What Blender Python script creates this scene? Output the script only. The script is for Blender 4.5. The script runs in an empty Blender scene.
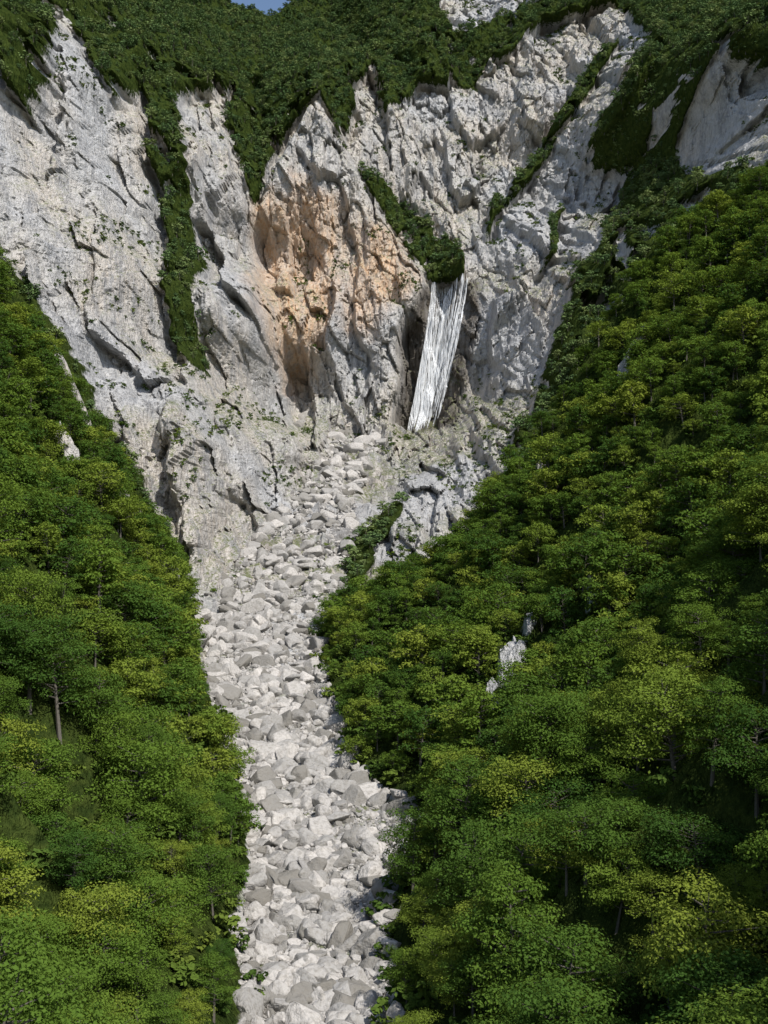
# Limestone gorge with a high waterfall, a boulder stream and beech-forest slopes. World units: metres, +Y = up the gorge, Z = up.
import bpy, bmesh, math
import numpy as np
from mathutils import Vector
rng=np.random.default_rng(7)
# ---------------------------------------------------------------- noise
TAB=rng.random((64,64,64)).astype(np.float32)
def vnoise(x,y,z):
    x=np.asarray(x,dtype=np.float32);y=np.asarray(y,dtype=np.float32);z=np.asarray(z,dtype=np.float32)
    x,y,z=np.broadcast_arrays(x,y,z)
    xi=np.floor(x).astype(np.int32);yi=np.floor(y).astype(np.int32);zi=np.floor(z).astype(np.int32)
    fx=x-xi;fy=y-yi;fz=z-zi
    fx=fx*fx*(3-2*fx);fy=fy*fy*(3-2*fy);fz=fz*fz*(3-2*fz)
    x0=xi&63;x1=(xi+1)&63;y0=yi&63;y1=(yi+1)&63;z0=zi&63;z1=(zi+1)&63
    a=TAB[x0,y0,z0]*(1-fx)+TAB[x1,y0,z0]*fx
    b=TAB[x0,y1,z0]*(1-fx)+TAB[x1,y1,z0]*fx
    c=TAB[x0,y0,z1]*(1-fx)+TAB[x1,y0,z1]*fx
    d=TAB[x0,y1,z1]*(1-fx)+TAB[x1,y1,z1]*fx
    return ((a*(1-fy)+b*fy)*(1-fz)+(c*(1-fy)+d*fy)*fz)*2-1
def fbm(x,y,z,o=4,seed=0):
    s=0;a=1.0;t=0
    for k in range(o):
        s=s+a*vnoise(x*2**k+seed*7.3+k*3.1,y*2**k+seed*3.7+k*1.7,z*2**k+seed*5.1);t+=a;a*=.5
    return s/t
HT=rng.random((5,65536)).astype(np.float32)
def facets(a,b,seed,g=1.6):
    ai=np.floor(a).astype(np.int64);bi=np.floor(b).astype(np.int64)
    best=np.full(a.shape,9.,np.float32);sec=best.copy();val=np.zeros(a.shape,np.float32)
    for i in (-1,0,1):
        for j in (-1,0,1):
            ci=ai+i;cj=bi+j
            h=(ci*7919+cj*104729+seed*1237)&65535
            dx=(a-ci-HT[0][h]).astype(np.float32);dy=(b-cj-HT[1][h]).astype(np.float32)
            d=dx*dx+dy*dy
            v=(HT[2][h]-.5)+(HT[3][h]-.5)*g*dx+(HT[4][h]-.5)*g*dy
            m=d<best
            sec=np.where(m,best,np.minimum(sec,d))
            val=np.where(m,v,val);best=np.where(m,d,best)
    return val,np.sqrt(sec)-np.sqrt(best)
def sstep(a,b,x):
    t=np.clip((x-a)/(b-a),0,1);return t*t*(3-2*t)
# ---------------------------------------------------------------- mountain face: control points, mostly image pixels unprojected at estimated depths (x east, y up-gorge, z height)
C=[(-237,620,343),(-210,560,204),(-153,560,123),(-197,700,366),(-197,620,254),(-146,640,198),(-109,560,90),(-84,495,9),(-149,745,305),(-125,685,177),(-124,770,315),(-98,705,197),(-82,640,103),(-80,585,55),(-72,725,131),(-61,650,61),(-104,890,410),(-101,870,303),(-77,850,195),(-68,838,151),(-57,900,442),(-55,875,340),(-45,855,221),(-31,838,155),(13,860,265),(13,850,178),(56,865,276),(33,845,157),(79,850,271),(75,810,186),(106,800,247),(139,810,291),(80,715,129),(41,650,73),
(9,580,32),(-12,525,9),(-20,495,-10),(14,910,354),(57,890,328),(-8,950,486),(-4,920,405),(63,970,477),(137,1010,559),(222,1030,603),(161,930,428),(101,890,346),(245,960,532),(214,850,374),(167,790,283),(227,760,389),(254,720,376),(246,650,299),(231,700,301),(172,690,213),(231,620,191),(227,620,70),(64,580,10),(-292,760,469),(-250,880,543),(-176,960,542),(-161,1200,715),(-94,1120,632),(-64,1180,728),(18,1130,673),(139,1200,740),(298,1120,691),(365,950,586),(-60,505,-3),(-59,570,26),(-56,645,61),(-45,735,97),(-34,815,131),(-147,550,10),(-198,540,61),(-104,480,-80),(56,520,-110),(-36,460,-60),
(-560,500,0),(-560,600,400),(-560,900,800),(600,520,0),(600,650,400),(600,1000,800),(-300,1250,900),(0,1560,950),(350,1450,950)]
C=np.array(C,float)
cx=C[:,0]/500;cz=C[:,2]/500;cy=C[:,1]
def K(r2): return 0.5*r2*np.log(r2+1e-9)
n=len(C);M=np.zeros((n+3,n+3))
M[:n,:n]=K((cx[:,None]-cx)**2+(cz[:,None]-cz)**2)+np.eye(n)*2e-4
M[:n,n]=1;M[:n,n+1]=cx;M[:n,n+2]=cz;M[n:,:n]=M[:n,n:].T
W=np.linalg.solve(M,np.concatenate([cy,[0,0,0]]))
X0,X1,Z0,Z1=-600.,620.,-90.,950.
GX,GZ=np.meshgrid(np.arange(X0,X1+4,4.),np.arange(Z0,Z1+4,4.))
base=W[n]+W[n+1]*GX/500+W[n+2]*GZ/500
for i in range(n): base=base+W[i]*K((GX/500-cx[i])**2+(GZ/500-cz[i])**2)
def samp(G,st,x,z):
    fx=np.clip((x-X0)/st,0,G.shape[1]-1.001);fz=np.clip((z-Z0)/st,0,G.shape[0]-1.001)
    i=fx.astype(int);j=fz.astype(int);a=fx-i;b=fz-j
    return (G[j,i]*(1-a)+G[j,i+1]*a)*(1-b)+(G[j+1,i]*(1-a)+G[j+1,i+1]*a)*b
# outlines on the face in (x,z) metres
rockP=[(-304,422),(-277,436),(-223,318),(-212,301),(-218,362),(-237,447),(-199,384),(-188,358),(-179,399),(-159,313),(-135,202),(-130,166),(-117,152),(-133,270),(-160,408),(-140,455),(-112,352),(-102,330),(-83,418),(-56,454),(-35,412),(-29,444),(-32,489),(-9,534),(1,455),(35,511),(65,507),(132,557),(163,611),(240,628),(241,523),(189,435),(172,393),(206,365),(134,235),(105,155),(68,73),(40,39),(-16,0),(-38,-27),(-87,-27),(-94,29),(-154,123),(-213,214),(-240,231)]
outP=[(229,381),(234,397),(272,375),(252,271),(235,288),(220,308)]
topP=[(72,980),(252,896),(171,659),(100,594),(68,586),(57,667)]
vegP=[[(226,544),(179,463),(144,414),(86,323),(100,369),(150,445),(199,529)],[(-25,10),(-22,33),(7,74),(13,65),(-5,33),(-17,15)],[(139,338),(156,355),(131,281),(118,263)],[(-20,380),(1,381),(49,330),(70,280),(41,277),(14,325)]]
stP=[[(-108,325),(-68,362),(-38,349),(-33,269),(-54,194),(-79,175),(-90,212)],[(-34,327),(14,331),(23,266),(-12,226),(-32,239)]]
buP=[(-102,330),(-74,423),(-56,466),(-30,418),(-20,385),(14,320),(39,267),(17,222),(12,108),(-67,96),(-70,183)]
wetShadeP=[(33,276),(80,278),(74,216),(56,145),(8,140),(13,222)]  # wet rock around the falls, plus the niche's shade put into the colour
gulP=[([(-179,413),(-150,305),(-125,170)],18,13),([(-121,506),(-100,340)],32,13),([(-29,451),(-25,388)],16,8),([(23,226),(16,152)],26,8),([(54,274),(33,151)],16,14),([(201,500),(146,436),(91,328)],12,10),([(-241,458),(-183,280),(-141,188),(-98,76)],-15,10),([(-193,344),(-169,264),(-123,128)],12,9),([(-254,398),(-204,247),(-167,158)],-12,12),([(-218,299),(-182,201),(-149,134)],11,8),([(-133,429),(-110,292),(-78,155)],-12,9),([(226,482),(159,376),(84,228),(37,150)],-10,10),([(135,544),(79,404)],10,8),([(15,480),(51,378)],8,8),([(181,357),(105,238),(39,102)],9,9),([(-56,457),(-47,326),(-33,183)],-9,9),([(-268,509),(-196,465)],-25,30),([(-64,729),(-36,584)],30,25),([(42,701),(26,552)],-22,20),([(320,666),(247,517)],-25,25),([(-215,720),(-138,523)],22,25),
([(-126,160),(-102,90),(-92,40)],-14,6),([(-112,155),(-94,95),(-84,50)],13,6),([(-100,150),(-86,100),(-78,55)],-13,6),([(-88,150),(-78,105),(-71,62)],12,5),([(-137,130),(-112,80),(-98,30)],10,6),
([(95,200),(52,110),(12,45)],-12,8),([(82,165),(48,95),(20,50)],10,6),([(70,140),(28,90),(-6,40)],-10,6)]
WF=[(40,279),(69,279),(19,150),(40,150)]   # waterfall lip (left,right) and foot (left,right)
RDG=(-144,746)                             # saddle in the skyline ridge
def sdf(poly,x,z):
    p=np.array(poly,float);m=len(p);d=np.full(x.shape,1e9);ins=np.zeros(x.shape,bool)
    for i in range(m):
        a=p[i];b=p[(i+1)%m];e=b-a
        wx=x-a[0];wz=z-a[1];t=np.clip((wx*e[0]+wz*e[1])/(e@e+1e-9),0,1)
        d=np.minimum(d,(wx-e[0]*t)**2+(wz-e[1]*t)**2)
        if e[1]!=0:
            c=((a[1]>z)!=(b[1]>z))&(x<e[0]*(z-a[1])/e[1]+a[0]);ins^=c
    d=np.sqrt(d);return np.where(ins,d,-d)
def pline(pl,x,z):
    d=np.full(x.shape,1e9)
    for a,b in zip(pl[:-1],pl[1:]):
        a=np.array(a,float);b=np.array(b,float);e=b-a;wx=x-a[0];wz=z-a[1];t=np.clip((wx*e[0]+wz*e[1])/(e@e),0,1)
        d=np.minimum(d,(wx-e[0]*t)**2+(wz-e[1]*t)**2)
    return np.sqrt(d)
st=2.5
AX,AZ=np.meshgrid(np.arange(X0,X1+st,st),np.arange(Z0,Z1+st,st))
rs=np.maximum.reduce([sdf(rockP,AX,AZ),sdf(outP,AX,AZ),sdf(topP,AX,AZ)])
for q in vegP: rs=np.minimum(rs,-sdf(q,AX,AZ))
ss=np.maximum.reduce([sdf(q,AX,AZ) for q in stP])
bs=sdf(buP,AX,AZ);ws=sdf(wetShadeP,AX,AZ)
gd=sum(d*np.exp(-(pline(a,AX,AZ)/w)**2) for a,d,w in gulP)
bx=np.arange(-360,440.1,1.0);bz=np.arange(-20,900.1,1.0)
bx=np.concatenate([np.arange(-600,-360,6.),bx,np.arange(446,620,6.)])
BX,BZ=np.meshgrid(bx,bz);BX=BX.astype(np.float32);BZ=BZ.astype(np.float32)
O=0*BX
wx=fbm(BX/22,BZ/30,O,3,1)*12;wz=fbm(BX/22,BZ/30,O,3,2)*14
w2=fbm(BX/6,BZ/6,O,2,3)*3
RS=samp(rs,st,BX+wx*.6+w2,BZ+wz*.6+w2)
rn=fbm(BX/10,BZ/14,O,4,41)
rock=np.maximum(sstep(-2,3,RS),sstep(.27,.35,rn)*sstep(-60,-5,RS)*.9)
stain=sstep(-12,14,samp(ss,st,BX+wx,BZ+wz)+w2*2)
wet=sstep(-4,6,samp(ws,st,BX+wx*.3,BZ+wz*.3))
Y=samp(base,4.0,BX,BZ)
Y-=8*sstep(-3,9,RS)
Y-=20*sstep(-2,9,samp(bs,st,BX+wx*.4,BZ+wz*.4))
Y+=samp(gd,st,BX+wx*.7,BZ+wz*.5)
lean=BX+BZ*.16+wx*.5
amp=rock*.85+.15
big=1-np.abs(fbm(lean/50,BZ/210,O,3,5))*2.2
Y-=big*(11+14*(1-rock))
fold=1-np.abs(fbm((BX-BZ*.5)/45,BZ/120,O,3,6))*2.2
Y-=fold*22*(1-rock)
v1,c1=facets((lean+wz*.3)/26,(BZ+BX*.35+wz)/85,1,1.6)
v2,c2=facets((BX+BZ*.28+wx*.3)/11,(BZ-BX*.5+wz*.6)/30,2,1.7)
v3,c3=facets((BX-BZ*.12+wx*.3)/5,(BZ+BX*.4)/12,3,1.6)
v4,c4=facets((BX+BZ*.3+wx*.3)/2.6,(BZ-BX*.5)/5.5,4,1.6)
low=1+.7*np.exp(-((BZ-70)/70)**2)      # gentler foot of the walls: more relief
Y-=amp*v1*19
Y+=amp*2.5*sstep(.08,0,c1)
def blur(G):
    G=np.pad(G,1,mode='edge');G=(G[:-2]+2*G[1:-1]+G[2:])/4;return (G[:,:-2]+2*G[:,1:-1]+G[:,2:])/4
Y=blur(Y)
Y-=amp*low*(v2*8+v3*3.2+v4*1.2)
Y+=amp*(1.5*sstep(.10,0,c2)+.8*sstep(.12,0,c3))
Y-=amp*low*(fbm(BX/7,BZ/14,Y/9,5,8)*3.6)
def ridge(x): return RDG[1]-64+130*(1-np.exp(-((x-RDG[0])/58)**2))+fbm(x/18,0*x,0*x,3,9)*6
rz=ridge(BX)
over=np.maximum(BZ-rz,0)
YB=Y+over*2.5; ZB=np.where(over>0,rz+over*.05,BZ)
def add_mesh(name,co,quads,mat,smooth=True,attrs=None,mats=None,mi=None):
    me=bpy.data.meshes.new(name)
    nv=len(co);nf=len(quads);k=quads.shape[1]
    me.vertices.add(nv);me.vertices.foreach_set('co',co.astype(np.float32).ravel())
    me.loops.add(nf*k);me.loops.foreach_set('vertex_index',quads.astype(np.int32).ravel())
    me.polygons.add(nf);me.polygons.foreach_set('loop_start',np.arange(0,nf*k,k,dtype=np.int32))
    me.polygons.foreach_set('use_smooth',np.full(nf,smooth))
    for m in (mats or [mat]): me.materials.append(m)
    if mi is not None: me.polygons.foreach_set('material_index',mi.astype(np.int32))
    if attrs:
        for an,av in attrs.items():
            a=me.attributes.new(an,'FLOAT','POINT');a.data.foreach_set('value',av.astype(np.float32).ravel())
    me.update(calc_edges=True);me.validate()
    return me
def gridq(nz,nx):
    i=np.arange(nz*nx).reshape(nz,nx)
    return np.stack([i[:-1,:-1],i[:-1,1:],i[1:,1:],i[1:,:-1]],-1).reshape(-1,4)
def link(name,me):
    o=bpy.data.objects.new(name,me);bpy.context.scene.collection.objects.link(o);return o
# ---------------------------------------------------------------- materials
class NT:
    def __init__(s,name):
        s.m=bpy.data.materials.new(name);s.m.use_nodes=True;s.t=s.m.node_tree;s.t.nodes.clear()
        s.out=s.n('ShaderNodeOutputMaterial')
    def n(s,t,**k):
        x=s.t.nodes.new(t)
        for a,b in k.items(): setattr(x,a,b)
        return x
    def l(s,a,b): s.t.links.new(a,b)
    def noise(s,vec,scale,detail=4,rough=.55):
        x=s.n('ShaderNodeTexNoise');x.inputs['Scale'].default_value=scale;x.inputs['Detail'].default_value=detail;x.inputs['Roughness'].default_value=rough
        s.l(vec,x.inputs['Vector']);return x.outputs['Fac']
    def mapr(s,v,a,b,c=0,d=1):
        x=s.n('ShaderNodeMapRange');x.inputs[1].default_value=a;x.inputs[2].default_value=b;x.inputs[3].default_value=c;x.inputs[4].default_value=d
        s.l(v,x.inputs[0]);return x.outputs[0]
    def mix(s,f,a,b,bt='MIX'):
        x=s.n('ShaderNodeMix',data_type='RGBA',blend_type=bt)
        if isinstance(f,(int,float)): x.inputs[0].default_value=f
        else: s.l(f,x.inputs[0])
        for i,c in ((6,a),(7,b)):
            if isinstance(c,tuple): x.inputs[i].default_value=c+(1,)
            else: s.l(c,x.inputs[i])
        return x.outputs[2]
    def math(s,op,a,b=None):
        x=s.n('ShaderNodeMath',operation=op)
        for i,c in ((0,a),(1,b)):
            if c is None: continue
            if isinstance(c,(int,float)): x.inputs[i].default_value=c
            else: s.l(c,x.inputs[i])
        return x.outputs[0]
    def vmap(s,vec,scale=(1,1,1),rot=(0,0,0)):
        x=s.n('ShaderNodeMapping');x.inputs['Scale'].default_value=scale;x.inputs['Rotation'].default_value=rot
        s.l(vec,x.inputs['Vector']);return x.outputs[0]
def rock_material(name,veg_ground=(.025,.04,.01)):
    k=NT(name);geo=k.n('ShaderNodeNewGeometry');pos=geo.outputs['Position']
    n1=k.noise(pos,.012,2)
    n2=k.noise(k.vmap(pos,(.13,.08,.009),(0,.14,0)),1,4,.7)
    n3=k.noise(pos,.35,3,.65);n4=k.noise(k.vmap(pos,(.5,.5,.14),(0,.35,0)),1,4,.7)
    col=k.mix(k.mapr(n1,.4,.6),(.48,.485,.49),(.56,.515,.46))
    col=k.mix(k.mapr(n2,.46,.62,0,.8),col,(.28,.285,.295))
    col=k.mix(k.mapr(n4,.53,.71,0,.7),col,(.21,.20,.18))
    col=k.mix(k.mapr(n3,.48,.70,0,.6),col,(.66,.645,.625))
    at=k.n('ShaderNodeAttribute',attribute_name='stain')
    sc=k.mix(k.mapr(n4,.38,.6),(.62,.39,.22),(.66,.53,.40))
    col=k.mix(k.math('MULTIPLY',at.outputs['Fac'],k.mapr(n2,.35,.65,1,.35)),col,sc)
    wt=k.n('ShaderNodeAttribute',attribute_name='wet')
    col=k.mix(k.math('MULTIPLY',wt.outputs['Fac'],k.mapr(n2,.35,.6,.65,.98)),col,(.105,.09,.072))  # dark brown tint: at the falls, wet rock and painted niche shade
    sx=k.n('ShaderNodeSeparateXYZ');k.l(geo.outputs['Normal'],sx.inputs[0])
    moss=k.math('MULTIPLY',k.mapr(sx.outputs['Z'],.42,.72),k.mapr(n1,.42,.55))
    col=k.mix(k.math('MULTIPLY',moss,k.mapr(n4,.42,.55,0,.85)),col,(.14,.165,.06))
    ar=k.n('ShaderNodeAttribute',attribute_name='rock')
    vg=k.mix(k.mapr(n3,.4,.6),veg_ground,(.05,.07,.016))
    rk=k.mapr(k.math('ADD',ar.outputs['Fac'],k.math('MULTIPLY',k.math('SUBTRACT',n3,.5),.8)),.4,.6)
    col=k.mix(rk,vg,col)
    b=k.n('ShaderNodeBsdfDiffuse')
    k.l(col,b.inputs['Color'])
    hgt=k.math('ADD',k.math('MULTIPLY',n3,1.2),k.math('MULTIPLY',n4,2.8))
    bp=k.n('ShaderNodeBump');bp.inputs['Strength'].default_value=.9;bp.inputs['Distance'].default_value=1.4
    k.l(hgt,bp.inputs['Height']);k.l(bp.outputs[0],b.inputs['Normal'])
    k.l(b.outputs[0],k.out.inputs[0]);return k.m
def leaf_material(name,c1,c2,c3,tl,tr=.28):
    k=NT(name);oi=k.n('ShaderNodeObjectInfo')
    r=k.n('ShaderNodeValToRGB');e=r.color_ramp.elements
    e[0].position=0;e[0].color=c1+(1,);e[1].position=1;e[1].color=c3+(1,)
    m_=e.new(.6);m_.color=c2+(1,)
    k.l(oi.outputs['Random'],r.inputs[0]);col=r.outputs[0]
    d=k.n('ShaderNodeBsdfDiffuse');k.l(col,d.inputs[0])
    if tr>0:
        t=k.n('ShaderNodeBsdfTranslucent');k.l(k.mix(.6,col,tl),t.inputs[0])
        m=k.n('ShaderNodeMixShader');m.inputs[0].default_value=tr;k.l(d.outputs[0],m.inputs[1]);k.l(t.outputs[0],m.inputs[2]);k.l(m.outputs[0],k.out.inputs[0])
    else: k.l(d.outputs[0],k.out.inputs[0])
    return k.m
def bark_material():
    k=NT('bark');geo=k.n('ShaderNodeNewGeometry');n=k.noise(geo.outputs['Position'],3,2)
    b=k.n('ShaderNodeBsdfDiffuse')
    k.l(k.mix(n,(.08,.07,.055),(.15,.14,.125)),b.inputs['Color']);k.l(b.outputs[0],k.out.inputs[0]);return k.m
def boulder_material():
    k=NT('boulder_limestone');oi=k.n('ShaderNodeObjectInfo');geo=k.n('ShaderNodeNewGeometry')
    n=k.noise(geo.outputs['Position'],1.1,4,.65)
    r=k.n('ShaderNodeValToRGB');e=r.color_ramp.elements
    e[0].position=0;e[0].color=(.20,.19,.17,1);e[1].position=1;e[1].color=(.53,.505,.475,1)
    m_=e.new(.35);m_.color=(.36,.35,.335,1)
    k.l(oi.outputs['Random'],r.inputs[0])
    col=k.mix(k.mapr(n,.45,.7,0,.65),r.outputs[0],(.20,.185,.16))
    b=k.n('ShaderNodeBsdfDiffuse');k.l(col,b.inputs['Color'])
    bp=k.n('ShaderNodeBump');bp.inputs['Strength'].default_value=.9;bp.inputs['Distance'].default_value=.6
    k.l(n,bp.inputs['Height']);k.l(bp.outputs[0],b.inputs['Normal'])
    k.l(b.outputs[0],k.out.inputs[0]);return k.m
def water_material():
    k=NT('falling_water');geo=k.n('ShaderNodeNewGeometry')
    n=k.noise(k.vmap(geo.outputs['Position'],(1.1,.9,.05)),1,4,.65)
    d=k.n('ShaderNodeBsdfDiffuse');d.inputs['Color'].default_value=(.85,.87,.89,1)
    tr=k.n('ShaderNodeBsdfTransparent');m=k.n('ShaderNodeMixShader')
    k.l(k.mapr(n,.40,.62,.0,.8),m.inputs[0]);k.l(tr.outputs[0],m.inputs[1]);k.l(d.outputs[0],m.inputs[2]);k.l(m.outputs[0],k.out.inputs[0]);return k.m
M_rock=rock_material('limestone_cliff');M_bark=bark_material();M_boul=boulder_material();M_wat=water_material()
M_leaf=leaf_material('leaves',(.050,.105,.022),(.11,.18,.028),(.21,.26,.040),(.25,.32,.03))
M_leaf2=leaf_material('leaves_distant',(.09,.15,.06),(.13,.195,.07),(.20,.25,.09),(.2,.26,.04),0)  # paler and bluer than the near leaves: haze put into the colour
M_shr=leaf_material('shrub_leaves',(.05,.09,.018),(.08,.125,.022),(.13,.17,.03),(.15,.2,.02),0)
co=np.stack([BX,YB,ZB],-1).reshape(-1,3)
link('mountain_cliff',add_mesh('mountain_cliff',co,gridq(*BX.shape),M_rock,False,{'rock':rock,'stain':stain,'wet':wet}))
# ---------------------------------------------------------------- valley floor and forest slopes
sy=np.array([0,100,180,240,330,480,620,820,900]);sz=np.array([-84,-75,-66,-57,-40,0,58,148,185])
yt=np.arange(0,920,2.0);szt=np.interp(yt,sy,sz);ker=np.hanning(31);ker/=ker.sum()
szt=np.convolve(np.pad(szt,15,mode='reflect',reflect_type='odd'),ker,'valid')
lyt=[0,180,205,240,295,380,490,550,620,710,810,900];lxt=[-18,-20,-26,-26,-38,-61,-85,-92,-82,-72,-66,-60]
ryt=[0,180,225,270,310,380,450,490,550,620,710,810,900];rxt=[0,-1,-2,9,-13,-22,-31,-25,-21,-21,-17,2,12]
# rock outcrops on the forest slopes: x, y, half-width, half-length, height
OCL=[(30,292,3.5,8,5),(36,303,4,8,6),(43,314,3,7,6),(-106,468,14,6,13),(-114,474,8,6,13),(-136,462,12,7,11),(100,420,6,10,10),(69,440,6,8,10),(60,308,2.0,9,4),(-122,400,6,5,9)]
def hA(x,y):
    s=np.interp(y,yt,szt);wob=fbm(y/25,0*y+x/60,0*y,2,11)*4
    xl=np.interp(y,lyt,lxt)+wob;xr=np.interp(y,ryt,rxt)+wob
    dl=np.maximum(xl-x,0);dr=np.maximum(x-xr,0)
    kl=np.interp(y,[0,180,330,480,500,560,900],[1.0,1.1,1.33,1.53,1.43,-.3,-.4])
    kr=np.interp(y,[0,180,300,400,460,510,900],[.85,.85,.8,.6,.36,-.1,-.4])
    ke=np.interp(y,[0,300,400,460,540,620],[.3,.35,.65,1.2,1.5,0.])
    e=np.maximum(dr-62,0);e=np.where(e>70,70+(e-70)*.45,e)
    h=s+kl*dl+kr*dr+ke*e
    d=np.maximum(dl,dr);side=sstep(0,40,d)
    rib=1-np.abs(fbm((y+d*.3)/48,d/150,0*x,3,17))*2.4
    side2=side*(1-.6*sstep(400,460,y)*(dr>0)*sstep(90,60,dr))
    h=h+side2*(rib*18-10+fbm(x/60,y/60,0*x,3,12)*13+fbm(x/18,y/18,0*x,3,13)*7)
    h=h+(1-side)*fbm(x/9,y/9,0*x,4,14)*2.2
    return h,d,dl,dr
def outcrop(x,y):
    w=fbm(x/6,y/6,0*x,3,21)
    m=0*x;hh=0*x
    for a,b,c,e,g in OCL:
        q=1-((x-a)/c)**2-((y-b)/e)**2+w*1.5
        hh=np.where(q>m,g,hh);m=np.maximum(m,q)
    s=sstep(0,.4,m);return s,s*hh
ax=np.arange(-300,300,1.4);ay=np.arange(60,860,1.4)
QX,QY=np.meshgrid(ax,ay)
h,d,dl,dr=hA(QX,QY);oc,oh=outcrop(QX,QY)
up=sstep(500,560,QY)
fv,fc=facets(QX/7,QY/12,9,1.6)
h=h+oh+oc*fbm(QX/4,QY/4,0*QX,3,15)*5+up*(fv*5+fbm(QX/6,QY/6,0*QX,3,16)*2)
rA=np.maximum(np.maximum(1-sstep(0,5,d),oc),sstep(505,520,QY))
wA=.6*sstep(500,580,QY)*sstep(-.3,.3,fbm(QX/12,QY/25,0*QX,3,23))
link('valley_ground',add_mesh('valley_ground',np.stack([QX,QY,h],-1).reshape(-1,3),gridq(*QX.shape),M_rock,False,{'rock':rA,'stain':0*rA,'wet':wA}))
# ---------------------------------------------------------------- prototypes
def tree_proto(name,seed,H,R,nleaf,ls,lm,limbs=26,shrub=False):
    r=np.random.default_rng(seed)
    V=[];Fq=[];MI=[]
    def tube(p0,p1,r0,r1,seg=5):
        p0=np.array(p0,float);p1=np.array(p1,float);a=p1-p0;a/=np.linalg.norm(a)+1e-9
        b=np.cross(a,[.3,.9,.1]);b/=np.linalg.norm(b);c=np.cross(a,b);o=sum(len(v) for v in V)
        th=np.linspace(0,2*math.pi,seg,endpoint=False)
        ring=np.cos(th)[:,None]*b+np.sin(th)[:,None]*c
        V.append(np.concatenate([p0+ring*r0,p1+ring*r1]))
        for i in range(seg): Fq.append((o+i,o+(i+1)%seg,o+seg+(i+1)%seg,o+seg+i));MI.append(1)
    lean=r.normal(0,.04,2)*H
    tp=[np.array([0,0,-1.5]),np.array([lean[0]*.3,lean[1]*.3,H*.45]),np.array([lean[0],lean[1],H*.9])]
    if not shrub:
        tube(tp[0],tp[1],H*.02+.05,H*.013);tube(tp[1],tp[2],H*.013,.03)
    cl=[]
    z0=.03 if shrub else .3
    for i in range(limbs):
        f=(i+.5)/limbs;z=H*(z0+(.93-z0)*f**.85)
        prof=math.sin(math.pi*min(1,.22+.74*f))**.6
        L=R*prof*r.uniform(.5,1.15)+.3;an=i*2.4+r.uniform(-.7,.7)
        b=np.array([lean[0]*z/H,lean[1]*z/H,z*.9]);e=b+np.array([math.cos(an)*L,math.sin(an)*L,L*r.uniform(-.05,.55)])
        if not shrub: tube(b,e,H*.006+.02,.015,4)
        cl.append((e,R*r.uniform(.2,.40)))
        if L>R*.6: cl.append((b+(e-b)*.55+r.normal(0,.2,3),R*r.uniform(.2,.34)))
    cl.append((tp[2],R*.3))
    tot=sum(c[1]**2 for c in cl)
    for c,rad in cl:
        k=max(6,int(nleaf*rad*rad/tot))
        v=r.normal(0,1,(k,3));v/=np.linalg.norm(v,axis=1)[:,None]
        v[:,2]=np.where((v[:,2]<-.1)&(r.random(k)<.75),-v[:,2],v[:,2])
        rr=r.uniform(.55,1.22,k)
        p=v*rr[:,None]*rad;p[:,2]*=.7;p=p+c
        nrm=v*.75+np.array([0,0,.55])+r.normal(0,.4,(k,3));nrm/=np.linalg.norm(nrm,axis=1)[:,None]
        a=np.cross(nrm,r.normal(0,1,(k,3)));a/=np.linalg.norm(a,axis=1)[:,None];b2=np.cross(nrm,a)
        s=(ls*r.uniform(.6,1.4,k))[:,None]
        o=sum(len(x) for x in V)
        quad=np.stack([p-a*s,p-b2*s*.6+nrm*s*.1,p+a*s,p+b2*s*.6+nrm*s*.1],1).reshape(-1,3)
        V.append(quad)
        ids=np.arange(k)*4+o
        Fq.extend(zip(ids,ids+1,ids+2,ids+3));MI.extend([0]*k)
    me=add_mesh(name,np.concatenate(V),np.array(Fq),None,False,mats=[lm,M_bark],mi=np.array(MI))
    return bpy.data.objects.new(name,me)
def coll(name,objs):
    c=bpy.data.collections.new(name)
    for o in objs:c.objects.link(o)
    return c
near=coll('beech_tree_kinds',[tree_proto('beech_tree.%03d'%i,50+i,r_[0],r_[1],9500,.16,M_leaf,34) for i,r_ in enumerate([(12,5),(14,5.4),(10.5,4.8),(15,5.0),(11.5,5.6),(16,4.4)])])
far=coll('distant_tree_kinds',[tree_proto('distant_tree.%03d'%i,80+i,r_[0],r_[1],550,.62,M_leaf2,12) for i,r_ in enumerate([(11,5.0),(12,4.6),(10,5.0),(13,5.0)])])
mid=coll('mid_tree_kinds',[tree_proto('hillside_tree.%03d'%i,90+i,r_[0],r_[1],2600,.30,M_leaf,24) for i,r_ in enumerate([(12,5.2),(13,5.4),(10.5,5.0),(14,5.0),(15,4.2)])])
shr=coll('shrub_kinds',[tree_proto('shrub.%03d'%i,120+i,r_[0],r_[1],200,.36,M_shr,8,True) for i,r_ in enumerate([(2.5,1.8),(3.2,1.6),(2,2.2)])])
def boulder(name,seed):
    r=np.random.default_rng(seed);bm=bmesh.new()
    k=int(r.integers(15,24))
    p=r.normal(0,1,(k,3));p/=np.linalg.norm(p,axis=1)[:,None];p*=r.uniform(.75,1.0,(k,1));p*=np.array([1,r.uniform(.65,1),r.uniform(.5,.85)])
    for q in p: bm.verts.new(q)
    bmesh.ops.convex_hull(bm,input=bm.verts)
    bmesh.ops.delete(bm,geom=[v for v in bm.verts if not v.link_faces],context='VERTS')
    bmesh.ops.dissolve_limit(bm,angle_limit=.3,verts=bm.verts,edges=bm.edges)
    bmesh.ops.bevel(bm,geom=list(bm.edges),offset=.07,segments=2,affect='EDGES',profile=.5)
    me=bpy.data.meshes.new(name);bm.to_mesh(me);bm.free();me.materials.append(M_boul)
    return bpy.data.objects.new(name,me)
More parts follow.
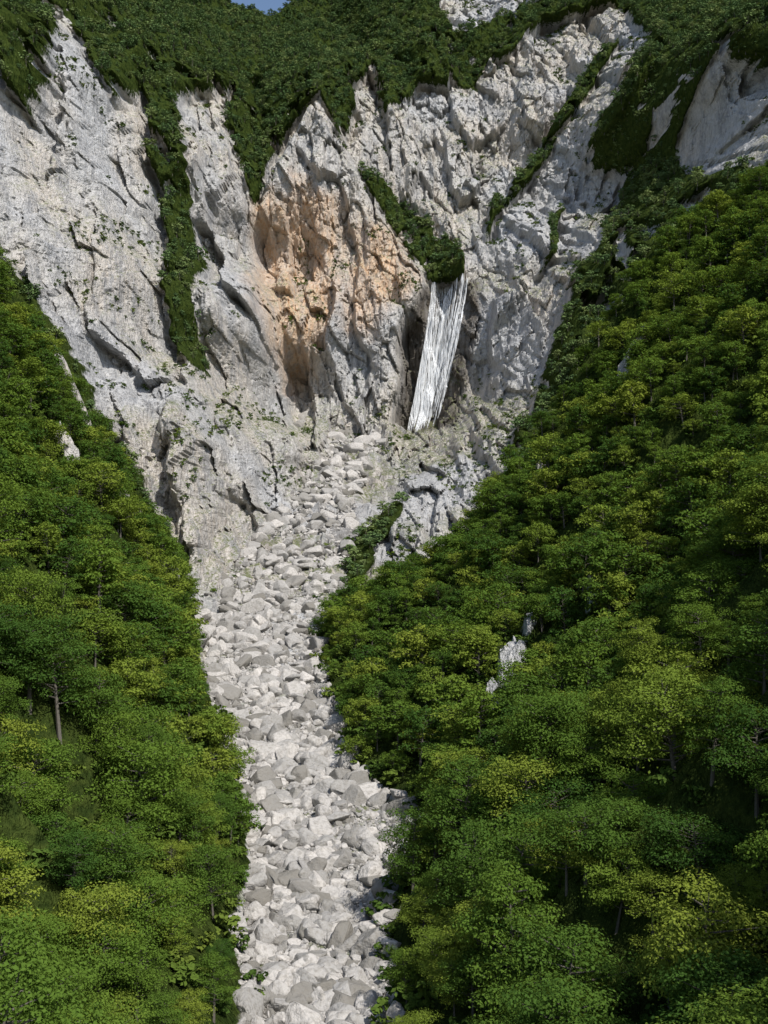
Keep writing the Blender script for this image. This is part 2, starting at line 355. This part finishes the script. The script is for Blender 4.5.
bouls=coll('boulder_kinds',[boulder('boulder.%03d'%i,200+i) for i in range(14)])
def scatter(name,pts,rot,scl,pid,c):
    me=bpy.data.meshes.new(name);me.vertices.add(len(pts));me.vertices.foreach_set('co',pts.astype(np.float32).ravel())
    a=me.attributes.new('rot','FLOAT_VECTOR','POINT');a.data.foreach_set('vector',rot.astype(np.float32).ravel())
    a=me.attributes.new('scl','FLOAT_VECTOR','POINT');a.data.foreach_set('vector',scl.astype(np.float32).ravel())
    a=me.attributes.new('pid','INT','POINT');a.data.foreach_set('value',pid.astype(np.int32))
    me.update();o=link(name,me)
    g=bpy.data.node_groups.new(name+'_instancing','GeometryNodeTree')
    g.interface.new_socket('Geometry',in_out='INPUT',socket_type='NodeSocketGeometry');g.interface.new_socket('Geometry',in_out='OUTPUT',socket_type='NodeSocketGeometry')
    N=g.nodes;gi=N.new('NodeGroupInput');go=N.new('NodeGroupOutput');ip=N.new('GeometryNodeInstanceOnPoints');ci=N.new('GeometryNodeCollectionInfo')
    ci.inputs['Collection'].default_value=c;ci.inputs['Separate Children'].default_value=True;ci.inputs['Reset Children'].default_value=True
    def na(nm,t):
        x=N.new('GeometryNodeInputNamedAttribute');x.data_type=t;x.inputs['Name'].default_value=nm;return x.outputs['Attribute']
    L=g.links.new
    er=N.new('FunctionNodeEulerToRotation')
    L(na('rot','FLOAT_VECTOR'),er.inputs[0]);L(er.outputs[0],ip.inputs['Rotation']);L(na('scl','FLOAT_VECTOR'),ip.inputs['Scale']);L(na('pid','INT'),ip.inputs['Instance Index'])
    ip.inputs['Pick Instance'].default_value=True
    L(gi.outputs[0],ip.inputs['Points']);L(ci.outputs[0],ip.inputs['Instance']);L(ip.outputs[0],go.inputs[0])
    m=o.modifiers.new('instancing','NODES');m.node_group=g
    return o
def rz_rot(n): 
    r=rng.normal(0,.07,(n,3));r[:,2]=rng.random(n)*6.283;return r
def sc3(s,j=.12):
    return np.stack([s,s,s],-1)*rng.uniform(1-j,1+j,(len(s),3))
def slope_pts(sp,y0,y1):
    gx,gy=np.meshgrid(np.arange(-300,300,sp),np.arange(y0,y1,sp))
    x=(gx+rng.uniform(-.55,.55,gx.shape)*sp).ravel();y=(gy+rng.uniform(-.55,.55,gy.shape)*sp).ravel()
    z,d,dl,dr=hA(x,y);oc,_=outcrop(x,y);oc2,_=outcrop(x,y+6);oc3,_=outcrop(x+np.where(x<0,-5,3),y+3)
    behind=y<np.array(samp(base,4.0,x,np.clip(z,Z0,Z1)))+5
    ok=(np.maximum(np.maximum(oc,oc2),oc3)<.3)&(np.abs(x)<.364*y*1.25+22)&behind&(y<np.where(dr>62,560,np.where(x>0,470,485)))&(d>3+4*rng.random(len(x)))
    return x[ok],y[ok],z[ok],d[ok]
x,y,z,d=slope_pts(7.2,70,235)
s=(.6+.95*rng.random(len(x))**1.4)*np.clip(.5+d/30,.5,1)
scatter('forest_trees_near',np.stack([x,y,z-.3],-1),rz_rot(len(x)),sc3(s),rng.integers(0,6,len(x)),near)
x,y,z,d=slope_pts(6.6,235,620)
s=(.5+.95*rng.random(len(x))**1.5)*np.clip(.5+d/30,.5,1)
scatter('forest_trees_hillside',np.stack([x,y,z-.3],-1),rz_rot(len(x)),sc3(s),rng.integers(0,5,len(x)),mid)
def gridsamp(G,x,z):
    i=np.clip(np.interp(x,bx,np.arange(len(bx))),0,len(bx)-1.001);j=np.clip((z-bz[0]),0,len(bz)-1.001)
    ii=i.astype(int);jj=j.astype(int);a=i-ii;b=j-jj
    return (G[jj,ii]*(1-a)+G[jj,ii+1]*a)*(1-b)+(G[jj+1,ii]*(1-a)+G[jj+1,ii+1]*a)*b
def mscatter(sp,x0=-420,x1=470,z0=-10,z1=890):
    gx,gz=np.meshgrid(np.arange(x0,x1,sp),np.arange(z0,z1,sp))
    x=(gx+rng.uniform(-.5,.5,gx.shape)*sp).ravel();z=(gz+rng.uniform(-.5,.5,gx.shape)*sp).ravel()
    return x,z,gridsamp(YB,x,z),gridsamp(ZB,x,z)
x,z,yy,z2=mscatter(5.2)
rk=gridsamp(rock,x,z);ok=(rk<.35)&(np.abs(x)<.364*1.1*(yy+z2*.1)+20)&(z<ridge(x)+8)
x,yy,z2=x[ok],yy[ok],z2[ok];s=.32+.6*rng.random(len(x))**1.6
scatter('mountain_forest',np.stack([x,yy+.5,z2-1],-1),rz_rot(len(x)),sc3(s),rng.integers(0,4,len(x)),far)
gs=np.gradient(blur(blur(Y)),axis=0)
x,z,yy,z2=mscatter(2.6)
rk=gridsamp(rock,x,z);sl=gridsamp(gs,x,z);pn=fbm(x/16,z/22,0*x,3,31)
ok=(rk>.5)&(sl+pn*9>3.8)&(rng.random(len(x))<.6)&(gridsamp(wet,x,z)<.3)&(np.abs(x)<.364*1.15*yy)
x,yy,z2=x[ok],yy[ok],z2[ok]
scatter('cliff_shrubs',np.stack([x,yy+.3,z2-.2],-1),rz_rot(len(x)),sc3(rng.uniform(.3,1.1,len(x))),rng.integers(0,3,len(x)),shr)
sp=6.0
gx,gy=np.meshgrid(np.arange(-240,240,sp),np.arange(80,620,sp))
x=(gx+rng.uniform(-.5,.5,gx.shape)*sp).ravel();y=(gy+rng.uniform(-.5,.5,gy.shape)*sp).ravel()
z,d,dl,dr=hA(x,y);oc,_=outcrop(x,y)
ok=(d>1)&(oc<.3)&(np.abs(x)<.364*y*1.2+15)&((y<480)|(rng.random(len(x))<.25))
x,y,z=x[ok],y[ok],z[ok]
scatter('undergrowth_shrubs',np.stack([x,y,z-.2],-1),rz_rot(len(x)),sc3(rng.uniform(.7,1.7,len(x))),rng.integers(0,3,len(x)),shr)
nb=27000
y=120*np.exp(rng.random(nb)*math.log(850/120.));xl=np.interp(y,lyt,lxt);xr=np.interp(y,ryt,rxt)
x=xl-3+(xr-xl+6)*rng.random(nb)
r=(.24+ y/1500.)*(1-rng.random(nb))**(-1/1.7);r=np.clip(r,.2,2.4+y/115)
keep=(y<560)|(rng.random(nb)<.65);x,y,r=x[keep],y[keep],r[keep];nb=len(x)
z,d,_,_=hA(x,y)
scatter('stream_boulders',np.stack([x,y,z+r*.15+1.0*(y>540)],-1),np.stack([rng.uniform(-.5,.5,nb),rng.uniform(-.5,.5,nb),rng.random(nb)*6.28],-1),sc3(r,.25),rng.integers(0,14,nb),bouls)
# ---------------------------------------------------------------- waterfall
tl,tr,bl,br=WF
V=[];Q=[]
ns_=60
for k in range(170):
    a=rng.random()**1.25;b=np.clip(a+rng.normal(0,.09),0,1);w=rng.uniform(.12,.75)
    t0=0 if rng.random()<.6 else rng.uniform(0,.5);t1=rng.uniform(.85,1.06) if a<.65 else rng.uniform(.5,1);t=np.linspace(t0,t1,ns_)
    xs=tl[0]+(tr[0]-tl[0])*a;zs=tl[1]+(tr[1]-tl[1])*a;xe=bl[0]+(br[0]-bl[0])*b;ze=bl[1]+(br[1]-bl[1])*b
    xx=xs+(xe-xs)*t**1.25+fbm(t*5+k,0*t+a*3,0*t,3,55)*1.6;z_=zs+(ze-zs)*t
    y0=gridsamp(YB,xx,z_)-1.2-rng.random()*1.5;y0=np.minimum.accumulate(y0)
    ww=w*(.9+1.4*t)*np.minimum(1,np.minimum((t-t0)*30+.3,(t1-t)*12)+.1)
    o=len(V)
    for i in range(ns_):
        V.append((xx[i]-ww[i]/2,y0[i],z_[i]));V.append((xx[i]+ww[i]/2,y0[i]-.2,z_[i]))
    for i in range(ns_-1): Q.append((o+2*i,o+2*i+1,o+2*i+3,o+2*i+2))
link('waterfall',add_mesh('waterfall',np.array(V),np.array(Q),M_wat))
# ---------------------------------------------------------------- camera, light
cam=bpy.data.cameras.new('camera');cam.sensor_fit='VERTICAL';cam.angle=math.radians(51.74);cam.clip_end=6000;cam.clip_start=1
co_=bpy.data.objects.new('camera',cam);bpy.context.scene.collection.objects.link(co_);co_.rotation_euler=(math.radians(95.8),0,0)
bpy.context.scene.camera=co_
SD=Vector((.36,-.58,.73)).normalized()
su=bpy.data.lights.new('sun','SUN');su.energy=5;su.angle=math.radians(.5);su.color=(1,.955,.89)
so=bpy.data.objects.new('sun',su);bpy.context.scene.collection.objects.link(so);so.rotation_euler=SD.to_track_quat('Z','Y').to_euler()
w=bpy.data.worlds.new('World');bpy.context.scene.world=w;w.use_nodes=True
N=w.node_tree.nodes;sk=N.new('ShaderNodeTexSky');sk.sky_type='NISHITA';sk.sun_disc=False
sk.sun_elevation=math.asin(SD.z);sk.sun_rotation=math.atan2(SD.x,SD.y)
bg=N['Background'];bg.inputs[1].default_value=.15;w.node_tree.links.new(sk.outputs[0],bg.inputs[0])
bpy.context.scene.view_settings.view_transform='Standard'
